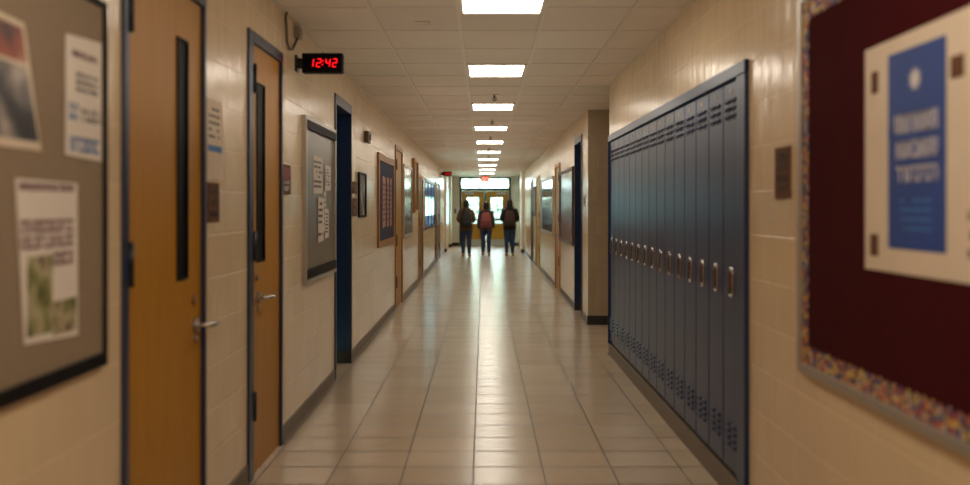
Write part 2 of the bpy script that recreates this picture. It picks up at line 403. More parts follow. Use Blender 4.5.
# baseboards
def base(name,side,w,segs,mat=M_base):
    mb=MB(); X=lambda d: side*(w-d)
    for a,b in segs:
        pr=[(X(0),.11),(X(.007),.108),(X(.008),.02),(X(.022),.001),(X(0),.001)]
        mb.rings([[(x,y,z) for x,z in pr] for y in (a,b)],smooth=False)
    tag(mb.build(name,mat),'taupe vinyl baseboard along the wall foot',None,None,'structure')
def gaps(y0,y1,ops):
    o=[];y=y0
    for a,b in sorted(ops): o.append((y,a)); y=b
    o.append((y,y1)); return o
base('baseboard_left',-1,W,gaps(-4,31.4,[(a,b) for a,b,_ in doorsL]+[(8.1,9.05)]))
base('baseboard_right',1,W,[(-4,4.55),(9.55,9.6)])
base('baseboard_right_far',1,WR,gaps(12.0,30.6,[(a,b) for a,b,_ in doorsR]+[(12.69,13.7)]))
mb=MB(); mb.box(WR-.012,3.0,11.985,11.998,0,.115); mb.box(-W,DX0-.02,END-.012,END,0,.115); mb.box(DX1+.02,WR,END-.012,END,0,.115)
tag(mb.build('baseboard_end',M_based),'dark baseboard across the alcove corner and end wall',None,None,'structure')
# pilasters near the end
for nm,x0,x1,a,b in (('trim_1',-W,-W+.07,30.9,31.0),('trim_2',-W,-W+.1,34.7,35.3),('trim_3',WR-.1,WR,30.6,31.4)):
    o=tag(MB().box(x0,x1,a,b,.11,ceil_z(31)-.001).build(nm,M_wallend),'shallow cream pilaster near the far end',None,None,'structure')
    MB().box(x0-.0,x1+(.006 if x0<0 else 0),a-.006,b,0,.11).build('baseboard',M_based,o) if x0<0 else MB().box(x0-.006,x1,a-.006,b,0,.11).build('baseboard',M_based,o)

# ------------------------------------------------------------------ end doors
t=thing('door_12',(.06,END,0),'pair of oak exit doors with glass panels and a transom window above','door',None,'structure')
y0,y1=END-.03,END+.1
mb=MB(); f=.07
mb.box(DX0,DX0+f,y0,y1,0,DT); mb.box(DX1-f,DX1,y0,y1,0,DT); mb.box(DX0+f,DX1-f,y0,y1,DT-.05,DT); mb.box(DX0+f,DX1-f,y0,y1,2.075,2.175)
cx=(DX0+DX1)/2; mb.box(cx-.03,cx+.03,y0+.005,y1,0,2.075)
mb.build('frame',M_teal,t)
MB().box(DX0+f,DX1-f,END+.03,END+.036,2.175,DT-.05).build('transom_pane',M_glass,t)
for s,(a,b) in enumerate(((DX0+f+.004,cx-.034),(cx+.034,DX1-f-.004))):
    w0,w1=(a+.20,a+.20+.46) if s==0 else (b-.20-.49,b-.20-.03)
    mb=MB(); ya,yb=END,END+.045
    mb.box(a,w0,ya,yb,.01,2.07); mb.box(w1,b,ya,yb,.01,2.07); mb.box(w0,w1,ya,yb,.01,.83); mb.box(w0,w1,ya,yb,1.83,2.07)
    lf=mb.build('leaf',M_oak,t)
    MB().box(w0,w1,END+.02,END+.026,.83,1.83).build('glass_pane',M_glass,lf)
    mb=MB(); e=.02
    mb.box(w0-e,w0,ya-.006,ya,.81,1.85); mb.box(w1,w1+e,ya-.006,ya,.81,1.85); mb.box(w0,w1,ya-.006,ya,.81,.83); mb.box(w0,w1,ya-.006,ya,1.83,1.85)
    mb.build('glazing_bead',M_black,lf)
    MB().box(a+.03,b-.03,ya-.004,ya,.02,.24).build('kick_plate',M_kick,lf)
    mb=MB(); mb.box(a+.03,b-.03,ya-.07,ya-.045,.95,1.01); mb.box(a+.03,a+.12,ya-.07,ya-.004,.94,1.02); mb.box(b-.12,b-.03,ya-.07,ya-.004,.94,1.02)
    mb.build('push_bar',M_blackm,lf,.004)
    mb=MB(); c0=a+.12 if s==0 else b-.47; mb.box(c0,c0+.36,ya-.06,ya-.002,1.94,2.0); mb.tube([(c0+.3,ya-.03,2.0),(c0+.1,ya-.12,2.05),(c0+.02,ya-.02,2.07)],.008,6)
    mb.build('door_closer',M_kick,lf,.004)
mb=MB(); mb.box(DX0,DX1,END-.06,END+.12,0,.012); mb.build('threshold',M_alu,t)
t=thing('wall_plate',(-1.06,END-.01,1.3),'small grey switch plate on the end wall left of the exit doors','wall plate')
MB().box(-1.12,-1.03,END-.012,END,1.22,1.4).build('cover',plain('grey_plate',(120,112,108),.5),t,.003); MB().box(-1.085,-1.065,END-.02,END-.012,1.29,1.33).build('toggle',M_black,t)

# exit sign
t=thing('exit_sign',(.05,34.0,2.45),'red lit exit sign hanging from the ceiling before the exit doors','exit sign')
zt=ceil_z(34)
mb=MB(); mb.box(-.09,.21,33.96,34.04,2.37,2.58); mb.box(.02,.10,33.97,34.03,2.58,zt); mb.build('housing',M_jambd,t,.004)
MB().box(-.075,.195,33.955,33.9605,2.385,2.565).build('face',M_reddim,t)
def letters(s,x0,z0,w,h,gap,th,y):
    seg={'E':[(0,0,th,h),(0,0,w,th),(0,h-th,w,th),(0,h/2-th/2,w*.8,th)],'I':[(w/2-th/2,0,th,h)],'T':[(w/2-th/2,0,th,h),(0,h-th,w,th)]}
    mb=MB(); x=x0
    for ch in s:
        if ch=='X':
            for sg in (1,-1):
                a,b=(x,x+w) if sg==1 else (x+w,x)
                vs=[(a-th/2,y-.003,z0),(a+th/2,y-.003,z0),(b+th/2,y-.003,z0+h),(b-th/2,y-.003,z0+h)]
                mb.add(vs,[(0,1,2,3)])
        else:
            for (a,b,c,d) in seg[ch]: mb.box(x+a,x+a+c,y-.003,y,z0+b,z0+b+d)
        x+=w+gap
    return mb
letters('EXIT',-.05,2.42,.046,.11,.018,.014,33.9545).build('lettering',plain('sign_white',(250,200,180),.5,emit=.5),t)

# ------------------------------------------------------------------ ceiling lights
def ceil_light(y0):
    zc=ceil_z(y0)
    t=thing('ceiling_light',(.115,y0,zc))
    x0,x1,y1=.115-.262,.115+.262,y0+.745
    mb=MB()
    def sl(a,b,c,d,t0,t1):
        vs=[(x,y,ceil_z(y)+dz) for dz in (t0,t1) for x in (a,b) for y in (c,d)]
        mb.add(vs,[(0,1,3,2),(4,6,7,5),(0,4,5,1),(2,3,7,6),(0,2,6,4),(1,5,7,3)])
    e=.022
    sl(x0,x0+e,y0,y1,-.01,.001); sl(x1-e,x1,y0,y1,-.01,.001); sl(x0+e,x1-e,y0,y0+e,-.01,.001); sl(x0+e,x1-e,y1-e,y1,-.01,.001)
    mb.build('frame',M_grid,t)
    mb=MB(); 
    vs=[(x,y,ceil_z(y)-.005) for x in (x0+e,x1-e) for y in (y0+e,y1-e)]; mb.add(vs,[(0,1,3,2)])
    mb.build('diffuser',M_light,t); return t
ords=['nearest lit rectangular ceiling panel, cut by the top of view']+['%s lit ceiling panel counting away from the viewer'%w for w in ('second','third','fourth','fifth','sixth','seventh','eighth','ninth','tenth')]
L0=ceil_light(5.33)
tag(L0,ords[0],'ceiling light','row of lit ceiling panels')
for i in range(1,10):
    y=5.2+3.02*i; dup(L0,(.115,y,ceil_z(y)),ords[i])
for y in (2.15,-.87,-3.0):
    l=bpy.data.lights.new('panel_lamp','AREA'); l.shape='RECTANGLE'; l.size=.48; l.size_y=.7; l.color=(1,.90,.765); l.energy=LIGHT_E*.48*.7*PI*1.5
    o=bpy.data.objects.new('panel_lamp',l); o.location=(.115,y,ceil_z(y)-.01); C.objects.link(o)

for i in range(12):  # added unseen uplights without any fitting, to brighten ceiling and upper walls
    l=bpy.data.lights.new('fill_uplight','AREA'); l.shape='RECTANGLE'; l.size=2.0; l.size_y=2.8; l.color=(1,.90,.765); l.energy=UP_E
    o=bpy.data.objects.new('fill_uplight',l); o.location=(0,-1.5+3.1*i,1.75); o.rotation_euler=(PI,0,0); C.objects.link(o)
# sprinklers
def sprinkler(y):
    z=ceil_z(y); t=thing('sprinkler_head',(.12,y,z))
    mb=MB(); mb.loft([(.12,y,z-.006,.04,.04),(.12,y,z,.045,.045)],14); mb.build('escutcheon',M_grid,t)
    mb=MB(); mb.tube([(.12,y,z-.005),(.12,y,z-.045)],.008,8); mb.tube([(.12,y,z-.06),(.10,y,z-.05),(.10,y,z-.03),(.12,y,z-.02),(.14,y,z-.03),(.14,y,z-.05),(.12,y,z-.06)],.004,6)
    mb.build('head',M_spr,t); mb=MB(); mb.loft([(.12,y,z-.066,.03,.03),(.12,y,z-.062,.03,.03)],14); mb.build('deflector',M_spr,t); return t
sp=sprinkler(10.4); tag(sp,'small sprinkler head between the second and third lit panels','sprinkler','sprinkler heads between the lit panels')
for y,n in ((13.3,'third and fourth'),(16.3,'fourth and fifth'),(19.3,'fifth and sixth'),(22.0,'sixth and seventh')):
    dup(sp,(.12,y,ceil_z(y)),'small sprinkler head between the %s lit panels'%n)
t=thing('smoke_detector',(-.4,6.42,ceil_z(6.42)),'small flat pale detector strip on the ceiling above the clock','detector')
z=ceil_z(6.42); MB().box(-.46,-.36,6.36,6.48,z-.008,z+.001).build('plate',M_ceil,t,.003); MB().box(-.45,-.37,6.415,6.425,z-.012,z-.007).build('slot',M_grid,t)

# ------------------------------------------------------------------ clocks
def seg_digit(mb,ch,x,z,w,h,y,th,sh=.12):
    S7={'1':'bc','2':'abged','4':'fgbc'}
    P={'a':((0,h),(w,h)),'b':((w,h),(w,h/2)),'c':((w,h/2),(w,0)),'d':((0,0),(w,0)),'e':((0,0),(0,h/2)),'f':((0,h/2),(0,h)),'g':((0,h/2),(w,h/2))}
    for s in S7[ch]:
        (a,b),(c,d)=P[s]; g=th*.35
        if b==d: pts=[(a+g,b-th/2),(c-g,b-th/2),(c,b),(c-g,b+th/2),(a+g,b+th/2),(a,b)]
        else:
            lo,hi=min(b,d),max(b,d); pts=[(a-th/2,lo+g),(a,lo),(a+th/2,lo+g),(a+th/2,hi-g),(a,hi),(a-th/2,hi-g)]
        mb.add([(x+px+sh*pz,y,z+pz) for px,pz in pts],[(0,1,2,3,4,5)])
def clock(y,label):
    zc=2.465; x0,x1=-1.225,-.95
    t=thing('digital_clock',(-W,y,zc),label,'clock')
    MB().box(x0,x1,y,y+.08,zc-.067,zc+.067).build('housing',M_black,t,.008)
    mb=MB(); mb.box(-W,-W+.015,y+.0,y+.08,zc-.055,zc+.055); mb.box(-W+.015,x0,y+.02,y+.06,zc-.035,zc+.035); mb.build('bracket',M_blackm,t,.003)
    MB().box(x0+.012,x1-.012,y-.002,y+.0005,zc-.055,zc+.055).build('display_window',M_glassdark,t,.001)
    mb=MB(); w,h,th=.026,.052,.0065; z=zc-.027; yy=y-.003
    xs=[-1.182,-1.132,-1.070,-1.024]
    for ch,x in zip('1242',xs): seg_digit(mb,ch,x+.006,z,w,h,yy,th)
    for q in (.014,.038): mb.add([(-1.086+a+.12*q,yy,z+q+b) for a,b in ((-.004,-.004),(.004,-.004),(.004,.004),(-.004,.004))],[(0,1,2,3)])
    mb.build('digits',M_red,t); return t
clock(6.4,'black digital clock reading 12:42 in red on the left wall')
t=clock(28.4,'small far digital clock glowing red near the exit doors')
# cable loop on the wall
t=thing('wall_cable',(-W,6.2,2.6),'dark cable looped on the wall up at the ceiling left of the clock','cable')
mb=MB(); X=-W+.018
mb.tube([(X,6.05,ceil_z(6)-.002),(X-.002,6.03,2.70),(X+.004,6.03,2.62),(X,6.06,2.55),(X,6.14,2.515),(X,6.24,2.53),(X,6.33,2.58),(X,6.40,2.63),(X,6.42,2.66)],.009,8); mb.build('cord',M_spr,t)
MB().box(-W,-W+.04,6.37,6.47,2.63,2.71).build('junction_box',plain('taupe_box',(140,122,98),.5),t,.006)

# ------------------------------------------------------------------ lockers
NLK=15; LY0,LP=4.70,.3225; LX=W-.004
def locker():
    y0,y1=LY0,LY0+LP; t=thing('locker',(W,y0,.12))
    MB().box(LX+.022,W+.5,y0+.001,y1-.001,.12,2.14).build('carcass',M_locker,t)
    a,b=y0+.006,y1-.006; zb,zt=.15,2.132
    mb=MB(); mb.box(LX,LX+.02,a,b,zb,zt); d=mb.build('door',M_locker,t,.003)
    ym=(a+b)/2
    def vents(zc,rows,pit):
        mb=MB(); md=MB()
        for r in range(rows):
            z=zc+(r-(rows-1)/2)*pit
            for s in (-1,1):
                c=ym+s*.056; hw=.042
                vs=[(LX,c-hw,z+.014),(LX,c+hw,z+.014),(LX-.014,c+hw*.9,z-.002),(LX-.011,c-hw*.9,z-.002),(LX,c-hw,z-.004),(LX,c+hw,z-.004)]
                mb.add(vs,[(0,1,2,3),(3,2,5,4),(0,3,4),(1,5,2)])
                md.box(LX-.0006,LX+.001,c-hw*.92,c+hw*.92,z-.017,z-.004)
        mb.build('vent',M_locker,d); md.build('vent_slot',M_lockerd,d)
    vents(2.0-.005,3,.04); vents(.33,4,.034)
    zc=1.11
    def sta(hw,hh,x0,x1,cz=zc,cy=ym,n=24):
        m=MB(); r=hw
        ring=[]
        for k in range(n):
            an=2*PI*k/n; ring.append((cy+r*math.cos(an), cz+(hh-r)*(1 if math.sin(an)>=0 else -1)+r*math.sin(an)))
        return m.rings([[(x,p,q) for p,q in ring] for x in (x0,x1)],smooth=False)
    # cup: rim ring + dark recess + lift latch
    n=24; r=.034
    def ring(hw,hh): return [(ym+hw*math.cos(2*PI*k/n), zc+(hh-hw)*(1 if math.sin(2*PI*k/n)>=0 else -1)+hw*math.sin(2*PI*k/n)) for k in range(n)]
    m=MB(); rs=[[(x,p,q) for p,q in ring(*g)] for x,g in ((LX,(.036,.080)),(LX-.007,(.034,.078)),(LX-.007,(.027,.071)),(LX-.001,(.024,.068)))]
    m.rings(rs,cap=False); m.build('handle',M_chrome,d)
    sta(.025,.069,LX-.0012,LX-.0004).build('handle_recess',M_cup,d)
    m=MB(); m.box(LX-.016,LX-.001,ym-.012,ym+.012,zc-.012,zc+.05); m.box(LX-.02,LX-.012,ym-.014,ym+.014,zc-.062,zc-.04)
    m.tube([(LX-.006,ym,zc-.01),(LX-.012,ym,zc-.045)],.006,8)
    m.build('latch',M_spr,d,.003)
    MB().disc_x(LX-.003,LX,ym,2.09,.014,.011,16).build('number_plate',M_brass,d)
    return t
lk=locker(); NW=['first','second','third','fourth','fifth','sixth','seventh','eighth','ninth','tenth','eleventh','twelfth','thirteenth','fourteenth','last']
tag(lk,'tall navy metal locker, first of the row at the near end','locker','row of navy lockers')
for i in range(1,NLK):
    dup(lk,(W,LY0+LP*i,.12),'tall navy metal locker, %s of the row counting from the near end'%NW[i] if i<NLK-1 else 'tall navy metal locker at the far end of the row beside the wall corner')
e0,e1=LY0,LY0+LP*NLK
tag(MB().box(W-.022,W+.5,4.552,e1+.012,2.143,2.205).build('trim_4',M_locker,bevel=.003),'navy metal header strip along the top of the lockers',None,None,'structure')
tag(MB().box(W-.022,W+.5,4.552,e0-.001,.12,2.14).build('trim_5',M_navy,bevel=.003),'navy metal side panel at the near end of the lockers',None,None,'structure')
tag(MB().box(W-.022,W+.4,e1+.001,e1+.012,.12,2.14).build('trim_6',M_navy),'navy metal side strip at the far end of the lockers',None,None,'structure')
tag(MB().box(W-.008,W+.5,4.552,e1+.012,0,.118).build('trim_7',M_base,bevel=.003),'taupe plinth under the row of lockers',None,None,'structure')

# ------------------------------------------------------------------ boards and papers
def words(mb,side,w,d,y0,y1,z0,z1,rows,fill=.8,dens=.55,stroke=True):
    """rows of broken unreadable print between y0..y1"""
    X=side*(w-d); ph=(z1-z0)/rows
    for r in range(rows):
        za=z1-(r+1)*ph+ph*(1-fill)/2; zb=za+ph*fill; y=y0
        while y<y1:
            l=ph*random.uniform(.35,.6) if stroke else (y1-y0)*random.uniform(.08,.22)
            if y+l>y1: break
            if random.random()<dens+.3:
                if stroke:
                    q=l*.3; mb.box(X,X+side*-.0006,y,y+q,za,zb)
                    if random.random()<.7: mb.box(X,X-side*.0006,y,y+l,zb-ph*.2,zb)
                    if random.random()<.6: mb.box(X,X-side*.0006,y,y+l,za,za+ph*.2)
                    if random.random()<.6: mb.box(X,X-side*.0006,y+l-q,y+l,za,zb)
                else: mb.box(X,X-side*.0006,y,y+l,za,zb)
            y+=l*1.3
    return mb
def quadpaper(side,w,d,pts,th=.0015):
    """pts = four (y,z)"""
    X0,X1=side*(w-d),side*(w-d-th); vs=[(X1,y,z) for y,z in pts]+[(X0,y,z) for y,z in pts]
    return MB().add(vs,[(0,1,2,3),(7,6,5,4),(0,4,5,1),(1,5,6,2),(2,6,7,3),(3,7,4,0)])
def frame_x(mb,side,w,d0,d1,y0,y1,z0,z1,e,eb=None,et=None):
    a,b=side*(w-d0),side*(w-d1); eb=eb or e; et=et or e
    mb.box(a,b,y0,y0+e,z0,z1); mb.box(a,b,y1-e,y1,z0,z1); mb.box(a,b,y0+e,y1-e,z0,z0+eb); mb.box(a,b,y0+e,y1-e,z1-et,z1); return mb
# near-left board
t=thing('bulletin_board',(-W,1.9,.975),'taupe bulletin board in a black frame, nearest on the left','bulletin board')
MB().box(-W,-W+.012,1.0,3.145,.99,2.16).build('panel',M_taupeboard,t)
frame_x(MB(),-1,W,0,.022,.98,3.165,.972,2.175,.022,.045,.02).build('frame',M_black,t,.003)
t=thing('poster',(-W,2.75,1.33),'white poster with maroon title over green plant pictures on the taupe board','poster')
quadpaper(-1,W,.014,[(2.55,1.575),(2.94,1.57),(2.945,1.10),(2.60,1.12)]).build('sheet',M_paper,t)
mb=words(MB(),-1,W,.0158,2.57,2.925,1.54,1.568,1,.8,.9); words(mb,-1,W,.0158,2.575,2.925,1.375,1.465,2,.85,.9); words(mb,-1,W,.0158,2.78,2.92,1.32,1.37,1,.8,.9); mb.build('lettering',M_maroontxt,t)
mb=MB(); mb.box(-W+.0156,-W+.0162,2.615,2.77,1.135,1.36); mb.box(-W+.0156,-W+.0162,2.77,2.93,1.12,1.22); mb.build('picture',M_photo_green,t)
t=thing('notice',(-W,3.0,1.84),'white notice with blue bottom lettering at the right side of the taupe board','notice')
quadpaper(-1,W,.014,[(2.858,2.02),(3.125,2.035),(3.125,1.645),(2.855,1.655)]).build('sheet',M_paper,t)
words(MB(),-1,W,.0158,2.90,3.10,1.955,1.985,1,.7,.9).build('heading',M_maroontxt,t)
words(MB(),-1,W,.0158,2.93,3.10,1.85,1.92,3,.6,.6).build('small_print',M_greytxt,t)
mb=words(MB(),-1,W,.0158,2.885,3.11,1.665,1.715,1,.95,1); words(mb,-1,W,.0158,2.88,2.95,1.76,1.82,2,.7,.9); mb.build('lettering',M_bluetxt,t)
words(MB(),-1,W,.0158,2.97,3.12,1.76,1.81,2,.7,.6).build('caption',M_greytxt,t)
t=thing('poster',(-W,2.45,1.8),'photo collage poster with red top and dark lower half, at the left picture edge','poster')
quadpaper(-1,W,.014,[(2.1,2.02),(2.60,2.0),(2.70,1.655),(2.1,1.66)]).build('sheet',M_paperw,t)
mb=quadpaper(-1,W,.0157,[(2.12,2.0),(2.585,1.985),(2.615,1.89),(2.12,1.9)],.0005); mb.build('red_picture',M_photo_red,t)
mb=quadpaper(-1,W,.0157,[(2.12,1.89),(2.615,1.88),(2.685,1.68),(2.12,1.68)],.0005); mb.build('dark_picture',M_photo_dark,t)
# door card and plate between first doors
t=thing('notice',(-W,4.48,1.8),'tall white door card with a blue stripe between the two near doors','notice')
quadpaper(-1,W,0,[(4.37,2.0),(4.62,2.0),(4.62,1.625),(4.37,1.625)],.002).build('sheet',M_paperw,t)
MB().box(-W+.002,-W+.0028,4.38,4.61,1.755,1.785).build('stripe',M_bluetxt,t)
words(MB(),-1,W,.0021,4.39,4.6,1.81,1.97,5,.4,.5,False).build('small_print',M_tansign,t)
def sign(side,w,y0,y1,z0,z1,label,rows=3,framem=M_brownsign,printm=M_tansign):
    t=thing('room_sign',(side*w,(y0+y1)/2,(z0+z1)/2),label,'sign'); X=lambda d: side*(w-d)
    MB().box(X(0),X(.008),y0,y1,z0,z1).build('plate',framem,t,.002)
    words(MB(),side,w,.0082,y0+(y1-y0)*.15,y1-(y1-y0)*.12,z0+(z1-z0)*.08,z1-(z1-z0)*.08,rows,.6,.8).build('lettering',printm,t); return t
sign(-1,W,4.37,4.55,1.425,1.61,'small brown room sign below the white door card with blue stripe',3)
t=thing('room_sign',(-W,6.1,1.66),'small dark red and white sign just right of the amber oak door','sign')
MB().box(-W,-W+.008,5.985,6.235,1.575,1.765).build('plate',M_brownsign,t,.002)
MB().box(-W+.008,-W+.0088,6.0,6.22,1.66,1.75).build('red_picture',plain('sign_red',(120,30,26),.5,var=.5,scale=30),t)
words(MB(),-1,W,.0082,6.02,6.2,1.59,1.68,2,.7,.8).build('lettering',M_whitetxt,t)
# second left board
t=thing('notice_board',(-W,7.34,.95),'grey notice case in a silver frame left of the navy doorway','notice board')
MB().box(-W,-W+.012,6.70,8.0,.97,2.12).build('panel',M_greyboard,t)
frame_x(MB(),-1,W,0,.03,6.66,8.03,.945,2.14,.05,.03,.03).build('frame',M_alu,t,.003)
for p,q in ((.985,1.045),(2.05,2.112)): MB().box(-W+.0125,-W+.034,6.695,7.995,p,q).build('rail',M_black,t)
for i,(a,b,z0,z1,lab) in enumerate(((7.02,7.42,1.59,1.88,'white sheet high on the grey notice case, left one'),(7.52,7.80,1.62,1.83,'white sheet high on the grey notice case, right one'),(7.20,7.44,1.22,1.57,'tall white leaflet in the middle of the grey notice case'),(7.46,7.58,1.30,1.62,'narrow pale leaflet beside the tall middle leaflet'),(7.52,7.70,1.24,1.48,'small pale slip low on the grey notice case'))):
    t=thing('notice',(-W,(a+b)/2,(z0+z1)/2),lab,'notice')
    quadpaper(-1,W,.013+.002*(i%3),[(a,z1),(b,z1-.01),(b+.01,z0+.01),(a+.01,z0)]).build('sheet',M_paper,t)
    words(MB(),-1,W,.0149+.002*(i%3),a+.03,b-.02,z0+.04,z1-.03,6,.45,.5,False).build('print',M_greytxt if i%2 else M_tansign,t)
sign(-1,W,9.22,9.5,1.62,1.74,'upper small dark sign past the navy doorway on the left',1,M_brownsign,M_greytxt)
sign(-1,W,9.22,9.5,1.40,1.575,'lower small dark sign past the navy doorway on the left',2,M_brownsign,M_greytxt)
t=thing('picture_frame',(-W,9.9,1.6),'narrow dark framed picture between the small signs and navy poster board','picture')
MB().box(-W,-W+.01,9.62,10.18,1.40,1.83).build('picture',M_photo_dark,t); frame_x(MB(),-1,W,0,.02,9.6,10.2,1.385,1.845,.07,.02,.02).build('frame',M_black,t)
t=thing('wall_speaker',(-W,10.2,2.26),'small dark square alarm box high on the left wall','alarm box')
MB().box(-W,-W+.05,10.12,10.34,2.18,2.30).build('housing',M_spr,t,.01); MB().disc_x(-W+.05,-W+.056,10.23,2.24,.05,.035).build('lens',M_black,t)
t=thing('poster_board',(-W,12.3,1.0),'navy poster board in a wooden frame with tall peach sheets','poster board')
MB().box(-W,-W+.012,11.42,13.3,1.07,2.08).build('panel',M_navyboard,t); frame_x(MB(),-1,W,0,.025,11.35,13.36,1.0,2.145,.09,.07,.09).build('frame',M_framewood,t,.003)
for a,b,lab in ((11.85,12.2,'first tall peach sheet on the navy poster board'),(12.4,12.62,'middle tall peach sheet on the navy poster board'),(12.8,13.0,'last tall peach sheet on the navy poster board')):
    t=thing('paper_sheet',(-W,(a+b)/2,1.6),lab,'paper sheet')
    quadpaper(-1,W,.013,[(a,1.88),(b,1.86),(b,1.24),(a,1.22)]).build('sheet',M_pinkpaper,t)
    words(MB(),-1,W,.015,a+.03,b-.03,1.3,1.8,8,.5,.5,False).build('print',M_maroontxt,t)
t=thing('display_board',(-W,15.8,1.0),'grey blue glossy display panel past the pale oak door','display panel')
MB().box(-W,-W+.012,15.1,16.7,1.05,2.12).build('panel',M_greyblue,t); frame_x(MB(),-1,W,0,.022,15.03,16.78,.99,2.17,.06,.05,.05).build('frame',M_alu,t,.003)
t=thing('display_board',(-W,17.4,1.4),'dark wood framed narrow panel hung before the dark wood door','display panel')
MB().box(-W,-W+.02,16.95,17.9,1.42,2.31).build('panel',M_darkwood,t); frame_x(MB(),-1,W,0,.05,16.9,17.95,1.38,2.35,.06,.05,.05).build('frame',M_oak,t,.003)
# right side boards
t=thing('display_case',(WR,15.0,.93),'glass display board with dark maroon frame next to the navy doorway','display case')
MB().box(WR,WR-.012,13.9,16.2,.97,2.03).build('panel',M_case,t); frame_x(MB(),1,WR,0,.03,13.84,16.26,.92,2.08,.08,.05,.05).build('frame',M_darkwood,t,.003)
t=thing('display_case',(WR,19.6,.95),'blue glossy display board reflecting the side window, right wall','display case')
MB().box(WR,WR-.012,17.85,21.35,.99,2.02).build('panel',M_caseblue,t); frame_x(MB(),1,WR,0,.03,17.8,21.4,.94,2.07,.06,.05,.05).build('frame',M_alu,t,.003)
sign(1,WR,12.25,12.5,1.50,1.64,'small pale sign on the right wall before the far navy doorway',1,plain('pale_plate',(176,160,136),.5),M_brownsign)
t=thing('picture_frame',(WR,24.5,1.6),'narrow dark framed picture before the last dark door, right wall','picture')
MB().box(WR,WR-.01,24.1,24.9,1.3,1.95).build('picture',M_photo_dark,t); frame_x(MB(),1,WR,0,.02,24.05,24.95,1.25,2.0,.06).build('frame',M_black,t)
# sign beside lockers
sign(1,W,3.925,4.125,1.53,1.75,'small brown sign between the lockers and the maroon board',4)
# maroon board
t=thing('bulletin_board',(W,2.6,.85),'large maroon bulletin board with colourful confetti border on the right','bulletin board')
b0,b1,zb,zt=.9,3.78,.85,2.33
MB().box(W,W-.012,b0+.02,b1-.02,zb+.02,zt-.02).build('panel',M_maroon,t)
frame_x(MB(),1,W,0,.026,b0,b1,zb,zt,.035,.035,.035).build('frame',M_alu,t,.004)
mb=MB(); e=.06; X0=W-.0125; X1=W-.0145
def strip(horizontal,a0,a1,c0,sgn):
    n=int((a1-a0)/.05); pts=[]
    for i in range(n*6+1):
        a=a0+(a1-a0)*i/(n*6); pts.append((a, c0+sgn*(e+.014*abs(math.sin(PI*i/6)))))
    for (a,c),(a2,c2) in zip(pts,pts[1:]):
        q=[(a,c0),(a2,c0),(a2,c2),(a,c)]
        if not horizontal: q=[(y,x) for x,y in q]
        mb.add([(X1,u,v) for u,v in q],[(0,1,2,3)])
strip(True,b0+.035,b1-.094,zb+.035,1); strip(True,b0+.035,b1-.094,zt-.035,-1)
strip(False,zb+.035,zt-.035,b1-.035,-1)
mb.build('confetti_border',M_conf,t)
# poster on maroon board
t=thing('poster',(W,2.6,1.64),'white poster with a tall blue banner pinned on the maroon board','poster')
quadpaper(1,W,.014,[(2.15,2.02),(3.125,2.01),(3.125,1.295),(2.15,1.30)],.003).build('sheet',M_paperw,t)
mb=MB(); mb.box(W-.0172,W-.018,2.575,2.944,1.37,1.965); mb.build('blue_banner',M_bluep,t)
mb=MB(); 
for z0,z1 in ((1.715,1.775),(1.64,1.695),(1.57,1.62)): words(mb,1,W,.0181,2.625,2.905,z0,z1,1,.95,1)
mb.build('lettering',M_whitetxt,t)
mb=MB(); n=20; cy,cz=2.76,1.87
ring=[(cy+(.045 if k%2 else .022)*math.cos(2*PI*k/n),cz+(.04 if k%2 else .02)*math.sin(2*PI*k/n)) for k in range(n)]
mb.add([(W-.0186,y,z) for y,z in ring],[tuple(range(n))]); mb.build('emblem',M_whitetxt,t)
words(MB(),1,W,.0181,2.66,2.86,1.42,1.53,4,.35,.6,False).build('small_print',M_bluetxt,t)
mb=MB(); mb.box(W-.017,W-.019,3.02,3.08,1.34,1.41); mb.box(W-.017,W-.019,3.02,3.07,1.86,1.93); mb.box(W-.017,W-.019,2.48,2.55,1.84,1.9); words(mb,1,W,.0172,2.2,2.48,1.35,1.5,3,.5,.8); mb.build('print',M_brownsign,t)

